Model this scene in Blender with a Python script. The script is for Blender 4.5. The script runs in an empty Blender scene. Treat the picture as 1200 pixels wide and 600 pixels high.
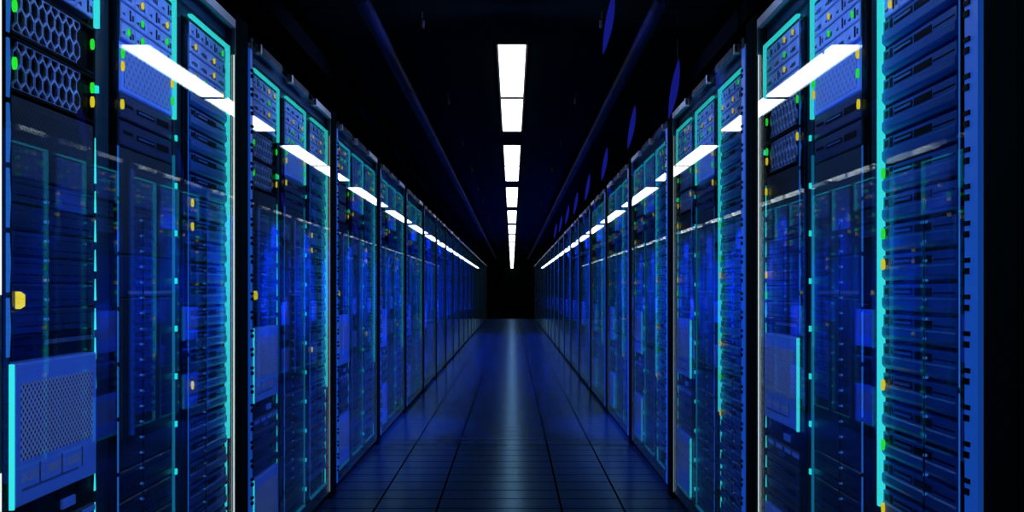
import bpy, math, random
from mathutils import Vector
random.seed(7)
S = bpy.context.scene
COL = S.collection
PI = math.pi

# ------------------------------------------------------------------ measures (metres)
CAM_Z = 1.22
XL, XR = 1.06, 0.94          # distance of the glass planes left and right of the camera
PITCH, Y0 = 1.99, 2.055      # one glass bay; near edge of the first pane
PANE = 1.73
NBAY = 20
RW, RH0, RH1 = 0.43, 0.11, 2.13   # rack width, bottom and top
CEIL = 2.62

# ------------------------------------------------------------------ materials
def new_mat(name):
    m = bpy.data.materials.new(name); m.use_nodes = True
    nt = m.node_tree
    for n in list(nt.nodes): nt.nodes.remove(n)
    return m, nt, nt.nodes.new('ShaderNodeOutputMaterial')

def pbr(name, col, rough=0.45, metal=0.0, spec=0.5, bump=0.0, bscale=60, vary=0.0, emit=None, es=0.0):
    m, nt, out = new_mat(name)
    b = nt.nodes.new('ShaderNodeBsdfPrincipled')
    b.inputs['Base Color'].default_value = (*col, 1)
    b.inputs['Roughness'].default_value = rough
    b.inputs['Metallic'].default_value = metal
    b.inputs['Specular IOR Level'].default_value = spec
    if emit:
        b.inputs['Emission Color'].default_value = (*emit, 1)
        b.inputs['Emission Strength'].default_value = es
    if bump or vary:
        tc = nt.nodes.new('ShaderNodeTexCoord')
        nz = nt.nodes.new('ShaderNodeTexNoise'); nz.inputs['Scale'].default_value = bscale
        nt.links.new(tc.outputs['Object'], nz.inputs['Vector'])
        if bump:
            bp = nt.nodes.new('ShaderNodeBump'); bp.inputs['Strength'].default_value = bump
            bp.inputs['Distance'].default_value = 0.002
            nt.links.new(nz.outputs['Fac'], bp.inputs['Height'])
            nt.links.new(bp.outputs['Normal'], b.inputs['Normal'])
        if vary:
            r = nt.nodes.new('ShaderNodeMapRange')
            r.inputs['To Min'].default_value = 1 - vary; r.inputs['To Max'].default_value = 1 + vary
            nt.links.new(nz.outputs['Fac'], r.inputs['Value'])
            mx = nt.nodes.new('ShaderNodeVectorMath'); mx.operation = 'SCALE'
            mx.inputs[0].default_value = col
            nt.links.new(r.outputs['Result'], mx.inputs['Scale'])
            nt.links.new(mx.outputs['Vector'], b.inputs['Base Color'])
    nt.links.new(b.outputs['BSDF'], out.inputs['Surface'])
    return m

def emit(name, col, s):
    m, nt, out = new_mat(name)
    e = nt.nodes.new('ShaderNodeEmission')
    e.inputs['Color'].default_value = (*col, 1); e.inputs['Strength'].default_value = s
    nt.links.new(e.outputs['Emission'], out.inputs['Surface'])
    return m

def glass_mat(name, tint):
    m, nt, out = new_mat(name)
    tr = nt.nodes.new('ShaderNodeBsdfTransparent'); tr.inputs['Color'].default_value = (*tint, 1)
    gl = nt.nodes.new('ShaderNodeBsdfGlossy'); gl.inputs['Roughness'].default_value = 0.0
    gl.inputs['Color'].default_value = (0.95, 0.98, 1, 1)
    g = nt.nodes.new('ShaderNodeNewGeometry')
    d = nt.nodes.new('ShaderNodeVectorMath'); d.operation = 'DOT_PRODUCT'
    nt.links.new(g.outputs['Incoming'], d.inputs[0]); nt.links.new(g.outputs['Normal'], d.inputs[1])
    def M(op, a, b=None):
        n = nt.nodes.new('ShaderNodeMath'); n.operation = op
        for i, v in enumerate((a, b)):
            if v is None: continue
            if isinstance(v, (int, float)): n.inputs[i].default_value = v
            else: nt.links.new(v, n.inputs[i])
        return n.outputs[0]
    a = M('ABSOLUTE', d.outputs['Value'])
    f = M('ADD', M('MULTIPLY', M('POWER', M('SUBTRACT', 1.0, a), 5.0), 0.96), 0.04)   # Schlick
    mx = nt.nodes.new('ShaderNodeMixShader')
    nt.links.new(f, mx.inputs['Fac']); nt.links.new(tr.outputs[0], mx.inputs[1]); nt.links.new(gl.outputs[0], mx.inputs[2])
    nt.links.new(mx.outputs[0], out.inputs['Surface'])
    return m

MAT = {
    'black': pbr('black_metal', (0.003, 0.004, 0.007), 0.5, spec=0.05),
    'slot': pbr('slot_black', (0.001, 0.001, 0.002), 0.6, spec=0.1),
    'post': pbr('post_black_teal', (0.004, 0.013, 0.013), 0.5, spec=0.0),
    'filler': pbr('filler_teal', (0.008, 0.035, 0.05), 0.35),
    'header': pbr('header_blue', (0.012, 0.06, 0.12), 0.4, bump=0.1),
    'darkunit': pbr('dark_unit', (0.004, 0.014, 0.075), 0.35, vary=0.4, bscale=9),
    'server': pbr('server_blue', (0.014, 0.13, 0.50), 0.32, metal=0.3, vary=0.25, bscale=12),
    'serveredge': pbr('server_edge', (0.06, 0.22, 0.62), 0.3, metal=0.3),
    'drive': pbr('drive_lavender', (0.36, 0.50, 0.95), 0.38, vary=0.25, bscale=25),
    'drivemark': pbr('drive_mark', (0.02, 0.03, 0.09), 0.5),
    'hexwire': pbr('hex_wire', (0.45, 0.58, 0.95), 0.35, metal=0.2),
    'rail': pbr('rail_blue', (0.01, 0.14, 0.65), 0.35, emit=(0.01, 0.10, 0.60), es=0.4),  # glow added to raise the rail's blue
    'bluestrip': emit('blue_light_strip', (0.03, 0.22, 0.9), 0.6),
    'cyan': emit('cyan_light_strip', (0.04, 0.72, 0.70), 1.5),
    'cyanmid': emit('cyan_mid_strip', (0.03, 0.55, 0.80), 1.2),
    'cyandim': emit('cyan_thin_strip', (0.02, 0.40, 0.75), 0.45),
    'green': emit('green_light', (0.03, 0.95, 0.04), 1.1),
    'yellow': emit('yellow_light', (1.0, 0.72, 0.02), 1.1),
    'led': emit('cyan_light_dot', (0.02, 0.75, 0.7), 1.5),
    'bluedot': emit('blue_light_dot', (0.05, 0.25, 0.9), 0.5),
    'lamp': emit('lamp_white', (0.93, 1.0, 0.985), 4.5),
    'lampframe': pbr('lamp_frame', (0.02, 0.022, 0.022), 0.6, spec=0.1),
    'edge': emit('glass_edge_highlight', (0.9, 0.97, 0.97), 1.0),  # glow painted on as the highlight of the pane's edge
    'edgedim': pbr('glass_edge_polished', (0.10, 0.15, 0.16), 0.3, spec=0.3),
    'edgemid': emit('glass_highlight_mid', (0.75, 0.9, 0.95), 0.4),  # same painted highlight, weaker for the second bay
    'edgefar': emit('glass_highlight_faint', (0.20, 0.42, 0.55), 0.14),  # same painted highlight, faint for the farther bays
    'clip': pbr('pale_clip', (0.85, 0.88, 0.90), 0.25, metal=0.5),
    'clipdark': pbr('grey_clip', (0.50, 0.55, 0.57), 0.15, metal=0.9),
    'glass': glass_mat('pane_glass', (0.86, 0.94, 0.97)),
    'ceiling': pbr('ceiling_black', (0.004, 0.010, 0.011), 0.8, spec=0.0),
    'wall': pbr('wall_black', (0.002, 0.003, 0.004), 0.8, spec=0.0),
    'pipe': pbr('pipe_navy', (0.001, 0.003, 0.025), 0.5, spec=0.03),
    'blueglint': emit('blue_glint', (0.012, 0.02, 0.42), 0.45),  # glow that imitates a blue reflection under the ceiling
    'lettering': pbr('lettering_grey', (0.30, 0.36, 0.55), 0.4, emit=(0.2, 0.3, 0.6), es=0.15),
    'dull': pbr('dull_bar', (0.22, 0.26, 0.34), 0.4),
}

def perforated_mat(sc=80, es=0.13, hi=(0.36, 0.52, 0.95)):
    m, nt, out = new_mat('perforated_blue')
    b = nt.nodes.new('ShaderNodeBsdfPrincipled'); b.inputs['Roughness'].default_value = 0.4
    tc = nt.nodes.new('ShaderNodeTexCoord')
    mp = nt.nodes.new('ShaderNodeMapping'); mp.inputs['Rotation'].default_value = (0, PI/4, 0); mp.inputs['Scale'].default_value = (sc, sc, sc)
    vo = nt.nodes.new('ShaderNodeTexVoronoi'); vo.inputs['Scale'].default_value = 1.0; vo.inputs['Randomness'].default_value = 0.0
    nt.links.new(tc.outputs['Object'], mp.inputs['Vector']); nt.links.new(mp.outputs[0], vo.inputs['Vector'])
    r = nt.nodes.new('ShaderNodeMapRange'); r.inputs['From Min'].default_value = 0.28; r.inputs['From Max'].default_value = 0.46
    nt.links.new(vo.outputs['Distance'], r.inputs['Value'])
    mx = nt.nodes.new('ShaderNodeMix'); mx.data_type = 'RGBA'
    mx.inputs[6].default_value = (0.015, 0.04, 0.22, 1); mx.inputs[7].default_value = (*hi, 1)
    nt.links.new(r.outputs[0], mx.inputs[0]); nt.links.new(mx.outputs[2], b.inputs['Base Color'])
    nt.links.new(mx.outputs[2], b.inputs['Emission Color']); b.inputs['Emission Strength'].default_value = es  # glow added to lift the panel's brightness
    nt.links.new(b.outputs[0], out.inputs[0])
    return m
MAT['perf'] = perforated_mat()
MAT['perfbig'] = perforated_mat(42, 0.0, (0.22, 0.34, 0.70))
MAT['perfplain'] = pbr('panel_blue', (0.16, 0.34, 0.95), 0.38, emit=(0.04, 0.13, 0.75), es=0.22)  # blue panel with an added glow to brighten it

def hatch_mat():
    m, nt, out = new_mat('vent_hatch')
    b = nt.nodes.new('ShaderNodeBsdfPrincipled'); b.inputs['Roughness'].default_value = 0.5
    tc = nt.nodes.new('ShaderNodeTexCoord')
    mp = nt.nodes.new('ShaderNodeMapping'); mp.inputs['Rotation'].default_value = (0, PI/4, 0)
    w = nt.nodes.new('ShaderNodeTexWave'); w.wave_type = 'BANDS'; w.bands_direction = 'X'; w.inputs['Scale'].default_value = 26
    nt.links.new(tc.outputs['Object'], mp.inputs['Vector']); nt.links.new(mp.outputs[0], w.inputs['Vector'])
    mx = nt.nodes.new('ShaderNodeMix'); mx.data_type = 'RGBA'
    mx.inputs[6].default_value = (0.001, 0.002, 0.004, 1); mx.inputs[7].default_value = (0.02, 0.035, 0.07, 1)
    nt.links.new(w.outputs['Fac'], mx.inputs[0]); nt.links.new(mx.outputs[2], b.inputs['Base Color'])
    nt.links.new(b.outputs[0], out.inputs[0])
    return m
MAT['hatch'] = hatch_mat()

def floor_mat():
    m, nt, out = new_mat('floor_dark_tiles')
    b = nt.nodes.new('ShaderNodeBsdfPrincipled')
    g = nt.nodes.new('ShaderNodeNewGeometry')
    sx = nt.nodes.new('ShaderNodeSeparateXYZ'); nt.links.new(g.outputs['Position'], sx.inputs[0])
    def M(op, a, b=None):
        n = nt.nodes.new('ShaderNodeMath'); n.operation = op
        for i, v in enumerate((a, b)):
            if v is None: continue
            if isinstance(v, (int, float)): n.inputs[i].default_value = v
            else: nt.links.new(v, n.inputs[i])
        return n.outputs[0]
    def line(coord, off, period, width):
        t = M('FRACT', M('DIVIDE', M('SUBTRACT', coord, off - width/2), period))
        return M('LESS_THAN', t, width/period)
    lx = line(sx.outputs[0], -0.765, 0.347, 0.012)
    ly = line(sx.outputs[1], 5.536, 0.2525, 0.030)
    lm = M('MULTIPLY', line(sx.outputs[1], 5.536, 0.2525/4, 0.014), 0.3)
    mid = M('LESS_THAN', M('ABSOLUTE', M('SUBTRACT', sx.outputs[0], -0.07)), 0.03)
    lx = M('MULTIPLY', lx, M('SUBTRACT', 1.0, mid))
    l = M('MAXIMUM', lx, M('MAXIMUM', M('MULTIPLY', ly, 0.78), lm))
    nz = nt.nodes.new('ShaderNodeTexNoise'); nz.inputs['Scale'].default_value = 2.5
    nt.links.new(g.outputs['Position'], nz.inputs['Vector'])
    mx = nt.nodes.new('ShaderNodeMix'); mx.data_type = 'RGBA'
    mx.inputs[6].default_value = (0.013, 0.034, 0.066, 1); mx.inputs[7].default_value = (0.001, 0.001, 0.002, 1)
    nt.links.new(l, mx.inputs[0]); nt.links.new(mx.outputs[2], b.inputs['Base Color'])
    b.inputs['Roughness'].default_value = 0.7; b.inputs['Specular IOR Level'].default_value = 0.0
    gl = nt.nodes.new('ShaderNodeBsdfGlossy')
    gl.inputs['Color'].default_value = (0.30, 0.62, 1.0, 1)
    nt.links.new(M('ADD', M('MULTIPLY', nz.outputs['Fac'], 0.08), 0.17), gl.inputs['Roughness'])
    d = nt.nodes.new('ShaderNodeVectorMath'); d.operation = 'DOT_PRODUCT'
    nt.links.new(g.outputs['Incoming'], d.inputs[0]); nt.links.new(g.outputs['Normal'], d.inputs[1])
    f = M('ADD', M('MULTIPLY', M('POWER', M('SUBTRACT', 1.0, M('ABSOLUTE', d.outputs['Value'])), 4.0), 0.27), 0.015)
    f = M('MULTIPLY', f, M('SUBTRACT', 1.0, M('MULTIPLY', l, 0.93)))
    mxs = nt.nodes.new('ShaderNodeMixShader')
    nt.links.new(f, mxs.inputs['Fac']); nt.links.new(b.outputs[0], mxs.inputs[1]); nt.links.new(gl.outputs[0], mxs.inputs[2])
    nt.links.new(mxs.outputs[0], out.inputs[0])
    return m
MAT['floor'] = floor_mat()

# ------------------------------------------------------------------ mesh builder
class MB:
    def __init__(s): s.v = []; s.f = []; s.mi = []; s.mats = []
    def m(s, name):
        if name not in s.mats: s.mats.append(name)
        return s.mats.index(name)
    def quadbox(s, c, mat):
        """c: eight corners, bottom four then top four."""
        b = len(s.v); s.v += [tuple(p) for p in c]; k = s.m(mat)
        for f in ((0,3,2,1),(4,5,6,7),(0,1,5,4),(1,2,6,5),(2,3,7,6),(3,0,4,7)):
            s.f.append(tuple(b+i for i in f)); s.mi.append(k)
        return s
    def box(s, x0, x1, y0, y1, z0, z1, mat):
        if x0 > x1: x0, x1 = x1, x0
        if y0 > y1: y0, y1 = y1, y0
        return s.quadbox([(x0,y0,z0),(x1,y0,z0),(x1,y1,z0),(x0,y1,z0),(x0,y0,z1),(x1,y0,z1),(x1,y1,z1),(x0,y1,z1)], mat)
    def bev(s, x0, x1, y0, y1, z0, z1, mat, c=0.004):
        """a box whose front face (low y) has chamfered edges"""
        if x0 > x1: x0, x1 = x1, x0
        b = len(s.v); k = s.m(mat)
        s.v += [(x0,y1,z0),(x1,y1,z0),(x1,y1,z1),(x0,y1,z1),
                (x0,y0+c,z0),(x1,y0+c,z0),(x1,y0+c,z1),(x0,y0+c,z1),
                (x0+c,y0,z0+c),(x1-c,y0,z0+c),(x1-c,y0,z1-c),(x0+c,y0,z1-c)]
        for f in ((3,2,1,0),(0,1,5,4),(1,2,6,5),(2,3,7,6),(3,0,4,7),(4,5,9,8),(5,6,10,9),(6,7,11,10),(7,4,8,11),(8,9,10,11)):
            s.f.append(tuple(b+i for i in f)); s.mi.append(k)
        return s
    def prism(s, pts, y0, y1, mat):
        """outline in (x, z), counter-clockwise seen from low y; pushed from y0 (front) to y1"""
        n = len(pts); b = len(s.v); k = s.m(mat)
        s.v += [(x, y0, z) for x, z in pts] + [(x, y1, z) for x, z in pts]
        s.f.append(tuple(b+i for i in range(n))); s.mi.append(k)
        s.f.append(tuple(b+n+i for i in reversed(range(n)))); s.mi.append(k)
        for i in range(n):
            j = (i+1) % n
            s.f.append((b+j, b+i, b+n+i, b+n+j)); s.mi.append(k)
        return s
    def oval(s, x, z, w, h, y0, y1, mat, n=12):
        return s.prism([(x+w/2*math.cos(2*PI*i/n), z+h/2*math.sin(2*PI*i/n)) for i in range(n)], y0, y1, mat)
    def ring(s, pts, t, y0, y1, mat):
        cx = sum(p[0] for p in pts)/len(pts); cz = sum(p[1] for p in pts)/len(pts)
        n = len(pts)
        for i in range(n):
            (ax, az), (bx, bz) = pts[i], pts[(i+1) % n]
            k = 1 - t
            q = [(ax,az),(bx,bz),(cx+(bx-cx)*k, cz+(bz-cz)*k),(cx+(ax-cx)*k, cz+(az-cz)*k)]
            s.prism(q, y0, y1, mat)
        return s
    def tube(s, p0, p1, r, mat, n=16):
        p0, p1 = Vector(p0), Vector(p1); d = (p1-p0).normalized()
        u = d.orthogonal().normalized(); w = d.cross(u)
        b = len(s.v); k = s.m(mat)
        for p in (p0, p1):
            for i in range(n):
                a = 2*PI*i/n; s.v.append(tuple(p + u*r*math.cos(a) + w*r*math.sin(a)))
        for i in range(n):
            j = (i+1) % n; s.f.append((b+i, b+j, b+n+j, b+n+i)); s.mi.append(k)
        s.f.append(tuple(b+i for i in reversed(range(n)))); s.mi.append(k)
        s.f.append(tuple(b+n+i for i in range(n))); s.mi.append(k)
        return s
    def mesh(s, name):
        me = bpy.data.meshes.new(name); me.from_pydata(s.v, [], s.f)
        for m in s.mats: me.materials.append(MAT[m])
        me.polygons.foreach_set('material_index', s.mi); me.update()
        return me
    def build(s, name, parent=None, **kw):
        o = bpy.data.objects.new(name, s.mesh(name)); COL.objects.link(o)
        if parent is not None: o.parent = parent
        for k, v in kw.items(): o[k] = v
        return o

def inst(name, me, parent=None, loc=(0,0,0)):
    o = bpy.data.objects.new(name, me); COL.objects.link(o); o.location = loc
    if parent is not None: o.parent = parent
    return o

def empty(name, loc=(0,0,0), rz=0.0):
    o = bpy.data.objects.new(name, None); COL.objects.link(o)
    o.location = loc; o.rotation_euler = (0,0,rz); o.empty_display_size = 0.1
    return o

def tag(o, label, cat, group=None):
    o['label'] = label; o['category'] = cat
    if group: o['group'] = group
    return o

def struct(name, mb):
    return mb.build(name, kind='structure')

def copy_tree(o, parent=None):
    c = o.copy(); COL.objects.link(c); c.parent = parent
    for ch in list(CH.get(o.name, [])): copy_tree(ch, c)
    return c

# ------------------------------------------------------------------ the room
YE, YR = 62.0, 42.0
struct('floor', MB().box(-3.2, 3.2, -3, YR, -0.05, 0, 'floor'))
struct('floor_end', MB().box(-3.2, 3.2, YR, YE, -0.05, -0.001, 'wall'))
struct('ceiling', MB().box(-3.2, 3.2, -3, YE, CEIL, CEIL+0.05, 'ceiling'))
struct('wall_left', MB().box(-3.25, -3.2, -3, YE, -0.05, CEIL+0.05, 'wall'))
struct('wall_right', MB().box(3.2, 3.25, -3, YE, -0.05, CEIL+0.05, 'wall'))
struct('wall_far', MB().box(-3.25, 3.25, YE, YE+0.05, -0.05, CEIL+0.05, 'wall'))
struct('wall_near', MB().box(-3.25, 3.25, -3.05, -3, -0.05, CEIL+0.05, 'wall'))
struct('wall_left_near_end', MB().box(-2.2, -XL-0.02, -3, 1.785, 0, CEIL, 'wall'))
struct('wall_right_near_end', MB().box(XR+0.02, 2.2, -3, 1.785, 0, CEIL, 'wall'))
struct('wall_left_far_end', MB().box(-2.2, -XL-0.02, YR, YE, 0, CEIL, 'wall'))
struct('wall_right_far_end', MB().box(XR+0.02, 2.2, YR, YE, 0, CEIL, 'wall'))

# ------------------------------------------------------------------ ordinals for labels
ORD = ['first','second','third','fourth','fifth','sixth','seventh','eighth','ninth','tenth','eleventh','twelfth','thirteenth']

# ------------------------------------------------------------------ ceiling lamps
LY0, LP, LL, LW = 5.576, 3.88, 2.96, 0.154
lamp_z = CEIL
def lamp_meshes():
    fr = MB(); w, l = LW/2, LL
    fr.box(-w-0.012, w+0.012, -0.012, l+0.012, -0.018, 0, 'lampframe')
    fr.box(-w-0.001, w+0.001, l/2-0.036, l/2+0.036, -0.032, -0.018, 'black')
    f = fr.mesh('lamp_frame')
    d = []
    for a, b in ((0, l/2-0.037), (l/2+0.037, l)):
        m = MB(); m.box(-w, w, a, b, -0.030, -0.0181, 'lamp'); d.append(m.mesh('diffuser'))
    return f, d
LF, LD = lamp_meshes()
for i in range(-1, 15):
    y = LY0 + LP*i
    n = i + 1
    if i == -1: lab = 'white ceiling light panel just overhead, mirrored in the nearest glass panes'
    elif i == 0: lab = 'largest white ceiling light panel in view, split by one dark joint'
    elif i < 9: lab = f'white strip light on the black ceiling, {ORD[i]} along the row from the large near one'
    else: lab = 'tiny white strip light in the merging far tip of the ceiling row'
    t = tag(empty('ceiling_light', (0, y, lamp_z)), lab, 'ceiling light', 'white lights along the ceiling')
    inst('frame', LF, t)
    for d in LD: inst('diffuser', d, t)

# ------------------------------------------------------------------ overhead pipes and brackets
for sx, side, nb in ((-1, 'left', 0), (1, 'right', 0)):
    t = tag(empty('overhead_pipe', (sx*0.68, 1.8, 2.53)), f'dark navy service pipe under the ceiling above the {side} row of glass fronts', 'pipe')
    MB().tube((0,0,0), (0,40,0), 0.035, 'pipe', 20).build('pipe_run', t)
    hm = MB(); hm.box(-0.006, 0.006, -0.015, 0.015, 0.033, 0.07, 'black')
    for k in range(9): hm.tube((0.041*math.cos(k*PI/4), -0.012, 0.041*math.sin(k*PI/4)), (0.041*math.cos(k*PI/4), 0.012, 0.041*math.sin(k*PI/4)), 0.006, 'black', 6)
    hme = hm.mesh('bracket')
    for k in range(20): inst('bracket', hme, t, (0, 0.6 + 1.99*k, 0))
    t = tag(empty('cable_duct', (sx*1.2, 1.8, 2.40)), f'black covered cable duct running above the {side} row of cabinets', 'cable duct')
    MB().box(-0.18, 0.18, 0, 40, 0, 0.14, 'wall').build('duct_body', t)
    MB().box(-0.19, 0.19, 0, 40, 0.1405, 0.155, 'wall').build('duct_lid', t)

# leaf shaped glowing pieces imitating blue reflections, one per bay, above the right row
def glint_mesh():
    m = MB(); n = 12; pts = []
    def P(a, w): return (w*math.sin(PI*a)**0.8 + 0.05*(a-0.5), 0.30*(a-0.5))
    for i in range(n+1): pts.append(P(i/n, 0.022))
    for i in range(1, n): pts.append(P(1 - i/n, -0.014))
    m.prism(pts, -0.01, 0.01, 'blueglint')
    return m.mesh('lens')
GLINT = glint_mesh()
hk = MB().tube((0.022,0,0.14),(0.022,0,0.40),0.004,'black',8).mesh('hanger')  # rods added to hold the glint pieces
hk2 = MB().tube((0.022,0,0.14),(0.022,0,0.15),0.004,'black',8).mesh('hanger')
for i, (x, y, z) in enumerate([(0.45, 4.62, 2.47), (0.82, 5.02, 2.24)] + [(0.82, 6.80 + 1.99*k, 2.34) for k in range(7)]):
    t = tag(empty('blue_glint_piece', (x, y, z)),
            'slim leaf-shaped painted blue glint highest in view, close to the ceiling lights' if i == 0 else f'slim leaf-shaped painted blue glint above the right row, {ORD[i-1]} from the camera', 'accent lamp', 'painted blue glints above the right row')
    inst('lens', GLINT, t); inst('hanger', hk2 if i == 0 else hk, t).scale = (1, 1, 1)

# ------------------------------------------------------------------ glass bay
def bay_proto(s, edge='edge', rail=True):
    """origin: middle of the racks at the glass plane on the floor; X along the row (viewer's left to right), front is -Y.
       s=+1: the far end of the bay is at +X (left row); s=-1: far end at -X (right row)"""
    P = []
    def X(u): return s*(u - 0.885)       # u: distance from the pane's near edge
    def add(name, mb, kids=(), **kw): P.append((name, mb.mesh(name), list(kids), kw))
    add('glass_pane', MB().box(X(0), X(PANE), 0, 0.008, 0.045, 2.25, 'glass'))
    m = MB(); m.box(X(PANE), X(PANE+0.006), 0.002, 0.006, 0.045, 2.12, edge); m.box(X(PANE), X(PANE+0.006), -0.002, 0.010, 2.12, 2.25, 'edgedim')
    add('edge_strip', m, label='pale edge of the glass with a painted highlight')
    m = MB(); m.box(X(-0.006), X(0), -0.0005, 0.0085, 0.045, 2.25, 'edgedim')
    add('edge_strip', m, label='dull edge of the glass')
    # frame behind the glass: fillers between the racks, header, plinth
    m = MB()
    for a, b in ((0.0, 0.066), (0.524, 0.656), (1.114, 1.246), (1.704, PANE)):
        m.box(X(a), X(b), 0.045, 0.10, 0.10, 2.25, 'filler')
    add('filler_strip', m)
    add('header_panel', MB().box(X(0), X(PANE), 0.035, 0.10, 2.135+0.045, 2.25, 'header').box(X(0), X(PANE), 0.05, 0.10, 2.145, 2.18, 'header'))
    add('plinth', MB().box(X(-0.08), X(PANE), 0.02, 0.80, 0.0, 0.042, 'black').box(X(0), X(PANE), 0.02, 0.05, 0.042, 0.086, 'post'))
    # clips along the top edge, one per rack
    for k, (a, b) in enumerate(((0.10, 0.50), (0.69, 1.09), (1.28, 1.72))):
        m = MB(); m.box(X(a), X(b), -0.006, 0.014, 2.218, 2.25, 'clip' if k == 2 else 'clipdark')  # last clip paler, imitating a lamp's reflection in it
        m.box(X(a), X(a+0.02), -0.009, 0.016, 2.210, 2.2505, 'clip')
        add('glass_clip', m)
    # post after the far edge of the pane
    m = MB(); m.box(X(PANE+0.010), X(PITCH-0.085), -0.004, 0.30, 0, 2.28, 'post')
    m.box(X(PANE+0.05), X(PITCH-0.125), -0.006, -0.0041, 0, 2.28, 'post')
    add('post', m)
    if not rail:
        m = MB(); m.box(X(-0.006), X(0), -0.0005, 0.0085, 0.045, 0.84, 'edge'); m.box(X(-0.006), X(0), -0.0005, 0.0085, 1.21, 2.25, 'edge'); m.box(X(-0.006), X(0), 0.0, 0.008, 0.84, 1.21, 'edgedim')
        P[2] = ('edge_strip', m.mesh('edge_strip'), [], {'label': 'pale edge of the glass, painted highlight with a dark middle stretch'})
        return P
    rw = 0.034 if s > 0 else 0.066
    # slotted blue rail before the near edge, with paired black clips
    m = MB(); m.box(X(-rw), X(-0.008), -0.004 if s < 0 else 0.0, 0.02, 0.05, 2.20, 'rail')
    z = 0.12
    while z < 2.12:
        m.box(X(-0.030), X(-0.009), -0.008, -0.004 if s < 0 else 0.0, z, z+0.013, 'slot'); m.box(X(-0.034), X(-0.009), -0.008, -0.004 if s < 0 else 0.0, z+0.024, z+0.034, 'slot')
        z += 0.0755
    P.append(('cable_rail', m.mesh('cable_rail'), [], {}))
    return P

# ------------------------------------------------------------------ rack pieces (front at y=0 going back +y; -y comes out to the aisle)
W2 = RW/2
def drive_mesh(v, light):
    m = MB(); w, h = 0.1035, 0.0505
    m.bev(0.002, w-0.002, -0.006, 0.10, 0.0015, h-0.0015, 'drive', 0.003)
    m.box(0.012, 0.020, -0.0075, -0.006, 0.016, 0.021, 'drivemark')
    m.box(0.024, 0.028, -0.0075, -0.006, 0.014, 0.024, 'drivemark')
    if v == 0:
        for k in range(4): m.box(0.036+0.011*k, 0.041+0.011*k, -0.0075, -0.006, 0.012, 0.026, 'drivemark')
    else:
        m.box(0.062, 0.071, -0.0078, -0.006, 0.010, 0.040, 'slot')
        m.box(0.080, 0.084, -0.0075, -0.006, 0.014, 0.030, 'drivemark'); m.box(0.088, 0.092, -0.0075, -0.006, 0.014, 0.030, 'drivemark')
    me = m.mesh('drive_tray')
    return me
DRIVES = [drive_mesh(0, None), drive_mesh(1, None)]
def led_mesh(mat, w, h, d=0.006, name='status_light'):
    return MB().oval(0, 0, w, h, -d, 0, mat, 12).mesh(name)
LEDG, LEDY = led_mesh('green', 0.010, 0.021), led_mesh('yellow', 0.010, 0.021)
LEDG2, LEDY2 = led_mesh('green', 0.015, 0.028), led_mesh('yellow', 0.015, 0.028)
LEDC = MB().box(-0.006, 0.006, -0.006, 0, -0.009, 0.009, 'led').mesh('status_light')
LEDB = MB().box(-0.003, 0.003, -0.004, 0, -0.004, 0.004, 'bluedot').mesh('status_light')
YBIG = MB().prism([(-0.010,-0.019),(0.010,-0.013),(0.010,0.012),(-0.010,0.019)], -0.012, 0, 'yellow').mesh('status_light')

def server_mesh():
    m = MB(); h = 0.0755; g = 0.010
    b = len(m.v); k = m.m('server')
    # face with a softly bowed profile
    prof = [(0.0, g), (-0.006, g+0.006), (-0.009, 0.022), (-0.009, 0.040), (-0.005, 0.044), (-0.005, h-0.002), (0.0, h)]
    n = len(prof)
    for x in (-W2+0.004, W2-0.004):
        m.v += [(x, y, z) for y, z in prof] + [(x, 0.5, h), (x, 0.5, g)]
    n += 2
    for i in range(n):
        j = (i+1) % n
        m.f.append((b+i, b+n+i, b+n+j, b+j)); m.mi.append(k)
    m.f.append(tuple(b+i for i in range(n))); m.mi.append(k)
    m.f.append(tuple(b+n+i for i in reversed(range(n)))); m.mi.append(k)
    y = -0.0052
    m.prism([(-W2+0.012, 0.046),(-W2+0.040, 0.046),(-W2+0.046, 0.054),(-W2+0.046, 0.070),(-W2+0.012, 0.070)], y-0.001, y, 'serveredge')
    m.prism([(-W2+0.016, 0.049),(-W2+0.037, 0.049),(-W2+0.042, 0.056),(-W2+0.042, 0.067),(-W2+0.016, 0.067)], y-0.0016, y-0.001, 'slot')
    m.box(-W2+0.050, -W2+0.066, y-0.0012, y, 0.047, 0.070, 'slot')
    m.box(-W2+0.078, -W2+0.190, y-0.0012, y, 0.049, 0.066, 'slot')
    m.box(-W2+0.084, -W2+0.186, y-0.004, y-0.0012, 0.054, 0.060, 'serveredge')
    m.box(-W2+0.200, -W2+0.300, y-0.0012, y, 0.048, 0.066, 'slot')
    m.box(-W2+0.306, W2-0.012, y-0.0008, y, 0.053, 0.057, 'slot')
    return m.mesh('server_unit')
SERVER = server_mesh()

def hex_node():
    f = MB(); h = 0.121
    f.box(-W2+0.004, W2-0.004, 0.012, 0.5, 0.0, h, 'slot')
    f.box(-W2+0.004, W2-0.004, -0.004, 0.012, 0.0, 0.007, 'black').box(-W2+0.004, W2-0.004, -0.004, 0.012, h-0.007, h, 'black')
    g = MB()
    px, pz = 0.0400, 0.036
    r = 0
    zc = 0.004
    while zc < h-0.0:
        for c in range(8):
            x = -W2+0.032 + c*px + (px/2 if r % 2 else 0)
            if x > 0.5*W2 + 0.02: continue
            a, bb = px/2*0.92, 0.026
            pts = [(x-a, zc-bb*0.45),(x, zc-bb),(x+a, zc-bb*0.45),(x+a, zc+bb*0.45),(x, zc+bb),(x-a, zc+bb*0.45)]
            pts = [(p, min(max(q, 0.008), h-0.008)) for p, q in pts]
            g.ring(pts, 0.17, -0.002, 0.004, 'hexwire')
        zc += pz; r += 1
    return f, g
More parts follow.
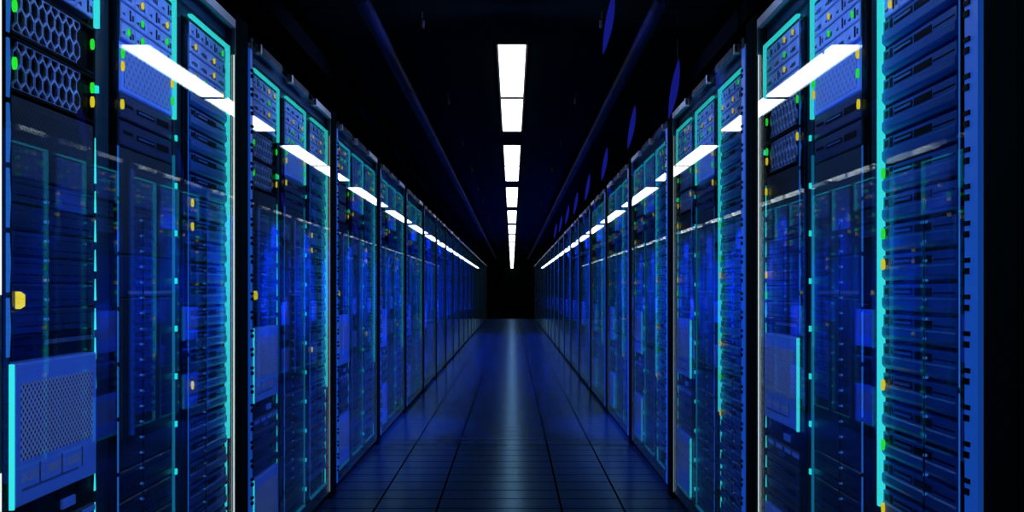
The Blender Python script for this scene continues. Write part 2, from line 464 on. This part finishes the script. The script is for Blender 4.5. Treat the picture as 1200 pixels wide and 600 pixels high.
def text_mesh(s):
    cu = bpy.data.curves.new('lettering', 'FONT'); cu.body = s; cu.size = 0.030; cu.extrude = 0.0008
    cu.materials.append(MAT['lettering'])
    o = bpy.data.objects.new('lettering', cu); COL.objects.link(o)
    bpy.context.view_layer.update()
    me = bpy.data.meshes.new_from_object(o.evaluated_get(bpy.context.evaluated_depsgraph_get()))
    bpy.data.objects.remove(o); me.name = 'lettering'
    return me

def strip_segments(m, x, z0, z1, mat, seg=0.14, gap=0.012, w=0.010, y0=-0.004, y1=0.0, wedge=False):
    z = z0
    while z < z1 - 0.02:
        e = min(z+seg-gap, z1)
        if wedge:
            m.prism([(x-w/2, z), (x+w/2*0.2, z), (x+w/2, (z+e)/2), (x+w/2*0.2, e), (x-w/2, e)], y0, y1, mat)
        else:
            m.box(x-w/2, x+w/2, y0, y1, z, e, mat)
        z += seg

def zo(off): return CAM_Z + off

def rack_parts(kind, s, lod):
    """list of (name, mesh-or-curve, location, [children], props). s as for the bay: +1 when the far side is at +X."""
    P = []
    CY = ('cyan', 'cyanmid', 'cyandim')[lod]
    def add(name, me, loc=(0,0,0), kids=(), **kw): P.append((name, me, loc, list(kids), kw))
    fs = s*(W2+0.004)            # far side x
    ns = -s*(W2+0.004)           # near side x
    fr = MB()
    fr.box(-W2-0.004, W2+0.004, 0.03, 0.85, 0.0425, RH1-0.002, 'black')
    fr.box(-W2-0.010, -W2+0.003, -0.002, 0.03, RH0-0.02, RH1+0.004, 'post').box(W2-0.003, W2+0.010, -0.002, 0.03, RH0-0.02, RH1+0.004, 'post')
    fr.box(-W2, W2, 0.0, 0.03, RH1-0.004, RH1+0.006, 'post').box(-W2, W2, 0.0, 0.03, RH0-0.02, RH0-0.002, 'post')
    add('frame', fr.mesh('frame'))
    top = 2.126
    # drive trays in the top
    rnd = random.Random({'A': 3, 'B': 5, 'C': 9}[kind])
    if lod == 0:
        for r in range(4):
            for c in range(4):
                v = rnd.random() < 0.5
                kids = []
                q = rnd.random()
                if q < 0.32:
                    kids = [('status_light', (LEDG, LEDY)[rnd.random() < 0.5], (0.050, -0.0062, 0.026))]
                add('drive_tray', DRIVES[int(v)], (-W2+0.008+0.1035*c, 0.0, top-0.052*(r+1)), kids)
    else:
        m = MB(); l = MB()
        for r in range(4):
            for c in range(4):
                x, z = -W2+0.008+0.1035*c, top-0.052*(r+1)
                m.bev(x+0.002, x+0.1015, -0.006, 0.03, z+0.0015, z+0.049, 'drive', 0.003)
                m.box(x+0.062, x+0.071, -0.0078, -0.006, z+0.010, z+0.040, 'slot')
                q = rnd.random()
                if q < 0.45: l.oval(x+0.05, z+0.026, 0.010, 0.021, -0.012, -0.006, 'green' if q < 0.22 else 'yellow', 8)
        add('drive_array', m.mesh('drive_array'), kids=[('status_lights', l.mesh('status_lights'), (0,0,0))])
    # outline: top, far side, bottom
    tk = 0.009
    m = MB()
    m.box(-W2, W2, -0.014, 0.0, RH1+0.007, RH1+0.007+tk, CY)
    add('light_strip', m.mesh('light_strip'), label='cyan light strip along the top edge')
    m = MB(); m.box(-W2, W2, -0.014, 0.0, RH0-0.012, RH0-0.004, 'cyandim')
    add('light_strip', m.mesh('light_strip'), label='cyan light strip along the bottom edge')
    m = MB(); m.box(-W2+0.02, W2-0.02, 0.020, 0.024, RH1+0.050, RH1+0.054, 'bluestrip')
    m = MB()
    m.box(fs-0.004, fs+0.004, -0.0005, 0.001, RH0, RH1, 'black')
    if kind == 'A':
        w = 0.012
        m.box(fs-w/2, fs+w/2, -0.014, 0.0, 1.90, RH1+0.007+tk, CY)
        m.box(fs-w/2, fs+w/2, -0.012, 0.0, zo(.512), zo(.530), 'led')
        z = zo(0.395)
        for k in range(8):     # tapering pieces
            z2 = z - (0.118 if k == 0 else 0.056)
            m.prism([(fs-w*0.15, z2), (fs+w*0.55, z2), (fs+w*0.15, z)] if s > 0 else [(fs-w*0.55, z2), (fs+w*0.15, z2), (fs-w*0.15, z)], -0.005, 0.0, CY)
            z = z2 - 0.020
        for k in range(8):
            z = zo(-0.475 - 0.075*k)
            m.prism([(fs-w*0.4, z-0.045), (fs+w*0.3, z-0.045), (fs, z)], -0.005, 0.0, CY)
    elif kind == 'B':
        m.box(fs-0.006, fs+0.006, -0.014, 0.0, zo(.545), RH1+0.007+tk, CY)
        m.box(fs-0.003, fs+0.003, -0.010, 0.0, RH0, zo(.43), 'cyandim')
    else:
        m.box(fs-0.008, fs+0.008, -0.016, 0.0, RH0+0.55, RH1+0.007+tk, CY)
        z = RH0 - 0.01
        while z < RH0 + 0.50:
            m.prism([(fs-0.007, z), (fs+0.007, z), (fs+0.009, z+0.05), (fs+0.007, z+0.085), (fs-0.007, z+0.085)], -0.005, 0.0, CY)
            z += 0.10
    add('light_strip', m.mesh('light_strip'), label='cyan light strip up the side')
    m = MB(); m.box(ns-0.005, ns+0.005, -0.0005, 0.001, RH0, RH1, 'black')
    if kind == 'A':
        strip_segments(m, ns, zo(-0.145), RH1, 'bluestrip', 0.14, 0.012, 0.014, wedge=True)
    elif kind == 'B':
        strip_segments(m, ns, RH0, zo(0.42), 'bluestrip', 0.152, 0.012, 0.008)
    else:
        strip_segments(m, ns, RH0, RH1-0.05, 'bluestrip', 0.9, 0.012, 0.004)
    add('light_strip', m.mesh('light_strip'), label='blue light strip in short lengths')

    def units(z1, z0, h, mat, name, deco=0):
        z = z1; k = 0
        m0 = MB()
        m0.bev(-W2+0.004, W2-0.004, -0.004, 0.5, 0.003, h-0.002, mat, 0.004)
        if deco == 1:
            m0.box(-W2+0.03, -W2+0.10, -0.0055, -0.004, h*0.5, h*0.62, 'slot')
            m0.box(-W2+0.13, W2-0.16, -0.0055, -0.004, h*0.42, h*0.62, 'slot').box(-W2+0.14, W2-0.17, -0.007, -0.0055, h*0.50, h*0.55, 'serveredge')
            m0.box(W2-0.14, W2-0.04, -0.0055, -0.004, h*0.4, h*0.66, 'slot')
        elif deco == 2:
            for q in range(7): m0.box(-W2+0.03+0.054*q, -W2+0.07+0.054*q, -0.0055, -0.004, h*0.3, h*0.36, 'slot')
            m0.box(-W2+0.02, W2-0.02, -0.0050, -0.004, h*0.75, h*0.78, 'slot')
        me = m0.mesh(name)
        while z - h > z0 - 1e-4:
            add(name, me, (0,0,z-h)); z -= h; k += 1
        return z

    if kind == 'A':
        f, g = hex_node()
        fme, gme = f.mesh('storage_node'), g.mesh('hex_grille')
        for zt, leds in ((zo(.678), ((LEDG2, .075),)), (zo(.553), ((LEDG2, .088), (LEDY2, .052)))):
            kids = [('hex_grille', gme, (0.0 if s > 0 else 0.035, 0, 0))]
            for me, z in leds: kids.append(('status_light', me, (s*(W2-0.020), -0.0042, z)))
            if s > 0: kids.append(('status_light', LEDG2, (-s*(W2-0.012), -0.0042, 0.06)))
            else: kids.append(('status_light', (LEDG2, LEDY2)[len(leds)-1], (-s*(W2-0.012), -0.0042, 0.085)))
            add('storage_node', fme, (0, 0, zt-0.121), kids)
        add('vent_panel', MB().bev(-W2+0.004, W2-0.004, -0.003, 0.5, zo(.25), zo(.425), 'hatch').mesh('vent_panel'))
        z = units(zo(.248), zo(-.10), 0.058, 'darkunit', 'blank_panel', 2)
        m = MB().bev(-W2+0.004, W2-0.004, -0.004, 0.5, zo(-.155), z-0.002, 'black')
        m.box(-W2+0.15, W2-0.02, -0.008, -0.004, zo(-.125), zo(-.115), 'dull')
        add('blank_panel', m.mesh('blank_panel'))
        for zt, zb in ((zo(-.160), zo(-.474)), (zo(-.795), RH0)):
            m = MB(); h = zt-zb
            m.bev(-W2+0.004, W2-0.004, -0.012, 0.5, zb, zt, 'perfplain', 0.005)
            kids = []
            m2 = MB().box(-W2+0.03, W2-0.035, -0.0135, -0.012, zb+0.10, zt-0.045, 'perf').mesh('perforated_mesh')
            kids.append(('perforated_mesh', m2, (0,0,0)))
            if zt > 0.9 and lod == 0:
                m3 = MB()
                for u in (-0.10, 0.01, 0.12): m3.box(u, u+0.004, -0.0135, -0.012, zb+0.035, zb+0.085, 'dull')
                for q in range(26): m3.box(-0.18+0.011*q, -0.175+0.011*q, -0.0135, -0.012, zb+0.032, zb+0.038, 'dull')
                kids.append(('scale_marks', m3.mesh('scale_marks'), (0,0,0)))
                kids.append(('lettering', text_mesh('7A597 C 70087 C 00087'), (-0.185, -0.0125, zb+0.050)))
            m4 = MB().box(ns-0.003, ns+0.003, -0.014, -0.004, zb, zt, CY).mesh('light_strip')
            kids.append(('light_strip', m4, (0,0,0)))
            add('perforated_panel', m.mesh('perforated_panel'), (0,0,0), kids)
        # open bay with small latches between the two blue panels
        m = MB()
        m.box(-W2+0.004, W2-0.004, 0.0, 0.4, zo(-.545), zo(-.478), 'slot')
        for u in (-0.11, 0.01, 0.12): m.box(u-0.005, u+0.005, -0.006, 0.0, zo(-.50), zo(-.470), 'slot')
        m.box(0.03, 0.10, -0.006, 0, zo(-.528), zo(-.505), 'perfplain')
        add('latch_panel', m.mesh('latch_panel'))
        m = MB(); m.bev(-W2+0.004, W2-0.004, -0.004, 0.4, zo(-.60), zo(-.548), 'darkunit')
        for u in (-0.18, -0.07, 0.04, 0.14): m.box(u, u+0.075, -0.006, -0.004, zo(-.568), zo(-.554), 'perfplain')
        m.prism([(-0.03, zo(-.592)), (0.03, zo(-.592)), (0.045, zo(-.578)), (-0.045, zo(-.578))], -0.008, -0.004, 'serveredge')
        add('handle_panel', m.mesh('handle_panel'))
        units(zo(-.602), zo(-.795), 0.064, 'darkunit', 'blank_panel', 1)
        if s > 0: add('status_light', YBIG, (ns + s*0.035, -0.004, zo(-0.022)))
        if s < 0:
            add('status_light', LEDY2, (fs - s*0.022, -0.006, zo(.37))); add('status_light', LEDY2, (fs - s*0.022, -0.006, zo(.058))); add('status_light', LEDG2, (fs - s*0.022, -0.006, zo(-.02)))
    elif kind == 'B':
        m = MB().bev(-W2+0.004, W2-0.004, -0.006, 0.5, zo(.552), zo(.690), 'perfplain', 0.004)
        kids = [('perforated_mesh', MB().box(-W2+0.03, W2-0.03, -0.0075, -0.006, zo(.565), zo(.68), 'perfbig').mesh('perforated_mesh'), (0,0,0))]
        for u, me, z in ((-W2+0.014, LEDG2, .655), (-W2+0.014, LEDY2, .62), (W2-0.016, LEDY2, .655), (W2-0.016, LEDG2, .60)):
            kids.append(('status_light', me, (u, -0.0062, zo(z))))
        add('storage_panel', m.mesh('storage_panel'), (0,0,0), kids)
        z = units(zo(.550), zo(.39), 0.0755, 'darkunit', 'server_unit', 1)
        add('vent_panel', MB().bev(-W2+0.004, W2-0.004, -0.003, 0.5, zo(.10), z-0.001, 'hatch').mesh('vent_panel'))
        m = MB().bev(-W2+0.004, W2-0.004, -0.004, 0.5, zo(-.02), zo(.098), 'darkunit')
        m.box(-W2+0.06, W2-0.02, -0.007, -0.004, zo(-.012), zo(-.002), 'dull')
        add('blank_panel', m.mesh('blank_panel'))
        add('vent_panel', MB().bev(-W2+0.004, W2-0.004, -0.003, 0.5, zo(-.50), zo(-.023), 'hatch').mesh('vent_panel'))
        units(zo(-.503), RH0, 0.085, 'darkunit', 'blank_panel', 2)
        add('status_light', LEDY2, (ns + s*0.02, -0.004, zo(.515)))
        for k in range(12):
            zz = zo(.485 - 0.152*k)
            if zz > RH0+0.02: add('status_light', LEDC, (fs, -0.011, zz))
    else:
        z = top - 4*0.052 - 0.004; k = 0
        if lod == 2:
            m = MB(); sm = SERVER
            n0 = 0
            zz = z
            while zz - 0.0755 > RH0-0.001:
                b = zz-0.0755
                m.bev(-W2+0.004, W2-0.004, -0.007, 0.3, b+0.010, b+0.0755, 'server', 0.005)
                m.box(-W2+0.078, -W2+0.300, -0.0085, -0.007, b+0.049, b+0.064, 'slot')
                zz -= 0.0755
            add('server_stack', m.mesh('server_stack'))
        else:
            while z - 0.0755 > RH0-0.001:
                add('server_unit', SERVER, (0,0,z-0.0755)); z -= 0.0755
        spots = ((LEDG2, .30), (LEDG2, .145), (LEDY2, .066), (LEDY2, -.244), (LEDG2, -.398), (LEDY2, -.56)) if s < 0 else ()
        for me, z in spots: add('status_light', me, (fs - s*0.022, -0.008, zo(z)))
        if s > 0:
            for z in (.294, .214, -.32): add('status_light', LEDY2, (ns + s*0.02, -0.008, zo(z)))
    # fine column of blue lights
    if lod < 2:
        m = MB(); m.box(-s*0.06-0.003, -s*0.06+0.003, -0.0142, -0.0120, zo(.20)-(1.14 if kind != 'A' else 0.29), zo(.21), 'slot')
        for k in range(26 if kind != 'A' else 7):
            z = zo(.20) - 0.045*k
            if z > RH0+0.1: m.box(-s*0.06-0.0022, -s*0.06+0.0022, -0.0145, -0.004, z, z+0.006, 'bluedot')
        add('indicator_column', m.mesh('indicator_column'))
    if lod == 2:   # far away: leave out what is under a pixel
        P[:] = [p for p in P if p[0] not in ('status_light', 'latch_panel', 'handle_panel')]
        P[:] = [(n, me, l, [k for k in ks if k[0] in ('perforated_mesh',)], kw) for n, me, l, ks, kw in P]
    return P

CACHE = {}
def make_rack(kind, s, lod, loc, rz):
    key = (kind, s, lod)
    if key not in CACHE: CACHE[key] = rack_parts(kind, s, lod)
    t = empty('server_rack', loc, rz)
    for name, me, l, kids, kw in CACHE[key]:
        o = inst(name, me, t, l)
        for k, v in kw.items(): o[k] = v
        for kn, kme, kl in kids:
            c = inst(kn, kme, o, kl)
            if kn == 'lettering': c.rotation_euler = (PI/2, 0, 0)
    return t

ROWNAME = {1: 'left', -1: 'right'}
RACKDESC = {'A': 'rack with hexagon-mesh storage units', 'B': 'dark vented rack with storage panel', 'C': 'rack stacked with blue slotted servers'}
BAYP = {1: bay_proto(1), -1: bay_proto(-1)}
BAYL0 = bay_proto(1, 'edge', False)
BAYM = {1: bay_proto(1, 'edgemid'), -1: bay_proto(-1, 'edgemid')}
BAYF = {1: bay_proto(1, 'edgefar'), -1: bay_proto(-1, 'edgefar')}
for s in (1, -1):
    px = -XL if s > 0 else XR
    rz = PI/2 if s > 0 else -PI/2
    row = ROWNAME[s]
    for i in range(NBAY):
        yc = Y0 + PITCH*i + 0.885
        b = empty('glass_bay_front', (px, yc, 0), rz)
        if i < 13: lab = f'tall glass front with thin pale edges, {ORD[i]} bay from the camera in the {row} row'
        else: lab = f'sliver of glass front in the dim far end of the {row} row'
        tag(b, lab, 'glass cabinet front', f'glass fronts of the {row} row')
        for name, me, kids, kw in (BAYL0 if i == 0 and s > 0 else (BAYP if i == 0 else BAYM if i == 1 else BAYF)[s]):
            o = inst(name, me, b)
            for k, v in kw.items(): o[k] = v
            for kn, kme in kids: inst(kn, kme, o)
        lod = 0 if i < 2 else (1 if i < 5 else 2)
        for kind, du in (('A', -0.59), ('B', 0.0), ('C', 0.59)):
            u = du
            # local +X maps to +y on the left row, to -y on the right row
            y = yc + (u if s > 0 else -u)
            x = px - s*0.026
            t = make_rack(kind, s, lod, (x, y, 0), rz)
            if i < 13: lab = f'{RACKDESC[kind]}, behind the {ORD[i]} glass front of the {row} row'
            else: lab = f'distant {RACKDESC[kind]}, dim end of the {row} row'
            tag(t, lab, 'server rack', f'server racks of the {row} row')
            t['kindword'] = kind
    # post before the first bay
    m = MB()
    e = tag(empty('corner_post', (px, Y0-0.175, 0), rz), f'black end post closing the {row} row before its first glass front', 'post')
    MB().box(-0.085, 0.085, -0.004, 0.30, 0, 2.28, 'post').build('post_body', e)
    MB().box(-0.05, 0.05, -0.006, -0.0041, 0, 2.28, 'post').build('cover_strip', e)

for o in bpy.data.objects:
    if 'kindword' in o: del o['kindword']

# ------------------------------------------------------------------ light
def spot(loc, target, power, size, col=(0.01, 0.06, 1.0), r=0.02, blend=0.9):  # added fill light that brightens the rack fronts and turns them blue
    l = bpy.data.lights.new('blue_fill_spot', 'SPOT'); l.energy = power; l.color = col
    l.spot_size = size; l.spot_blend = blend; l.shadow_soft_size = r
    o = bpy.data.objects.new('blue_fill_spot', l); COL.objects.link(o)
    o.location = loc; o.rotation_euler = (Vector(target)-Vector(loc)).to_track_quat('-Z', 'Y').to_euler()
    return o
housing = MB().tube((0,0,0),(0,0,0.04),0.018,'black',16).mesh('added_spot_can')  # can made up to house the added spots
for i in range(0, NBAY):
    y = Y0 + PITCH*i + 0.86
    for sx in (-1, 1):
        x = sx*0.45
        if i < 2:
            spot((x, y, 2.50), (-sx*1.0, y, 2.12), 100, math.radians(62), (0.38, 0.50, 1.0))  # added pale fill to lift the drive trays
            spot((x, y, 2.495), (-sx*1.0, y, 1.85), 30, math.radians(90), (0.05, 0.20, 1.0))
        elif i < 4: spot((x, y, 2.50), (-sx*1.0, y, 1.7), 45, math.radians(85), (0.04, 0.14, 1.0))
        if i < 4: spot((x, y, 2.49), (-sx*1.0, y, 0.95), (25, 60, 300, 900)[i], math.radians(58), (0.010, 0.10, 1.0))
        else: spot((x, y, 2.50), (-sx*1.0, y, 1.36), (2400, 5000)[i-4] if i < 6 else 7500 if i < 13 else 600, math.radians(44), (0.004, 0.085, 1.0))
        t = tag(empty('added_spot_lamp', (x, y, 2.515)), (f'tiny black added ceiling spot lamp, {ORD[i]} from the camera on the {ROWNAME[sx]} side' if i < 13 else f'distant tiny black added spot lamp on the ceiling, {ROWNAME[sx]} side of the aisle'), 'spot lamp', 'small added spot lamps on the ceiling')
        inst('added_spot_can', housing, t)
        inst('stem', bpy.data.meshes.get('stem') or MB().tube((0,0,0.0501),(0,0,0.085),0.008,'black',10).mesh('stem'), t)

w = bpy.data.worlds.new('world'); S.world = w; w.use_nodes = True
w.node_tree.nodes['Background'].inputs[0].default_value = (0.0, 0.001, 0.004, 1)
w.node_tree.nodes['Background'].inputs[1].default_value = 0.2

# ------------------------------------------------------------------ camera
cam = bpy.data.cameras.new('camera'); co = bpy.data.objects.new('camera', cam); COL.objects.link(co)
co.location = (0, 0, CAM_Z); co.rotation_euler = (PI/2, 0, 0)
cam.sensor_width = 36; cam.lens = 36*1160/1200; cam.shift_y = 40/1200
cam.clip_start = 0.02; cam.clip_end = 200
S.camera = co

S.view_settings.view_transform = 'Standard'; S.view_settings.look = 'None'
S.view_settings.exposure = 0.0; S.view_settings.gamma = 1.0; S.view_settings.use_curve_mapping = False
c = S.cycles
c.use_denoising = True; c.denoiser = 'OPENIMAGEDENOISE'
c.max_bounces = 12; c.glossy_bounces = 10; c.transparent_max_bounces = 24; c.diffuse_bounces = 2
c.caustics_reflective = True; c.sample_clamp_indirect = 8.0
c.use_light_tree = True
c.use_adaptive_sampling = False
c.denoising_prefilter = 'ACCURATE'
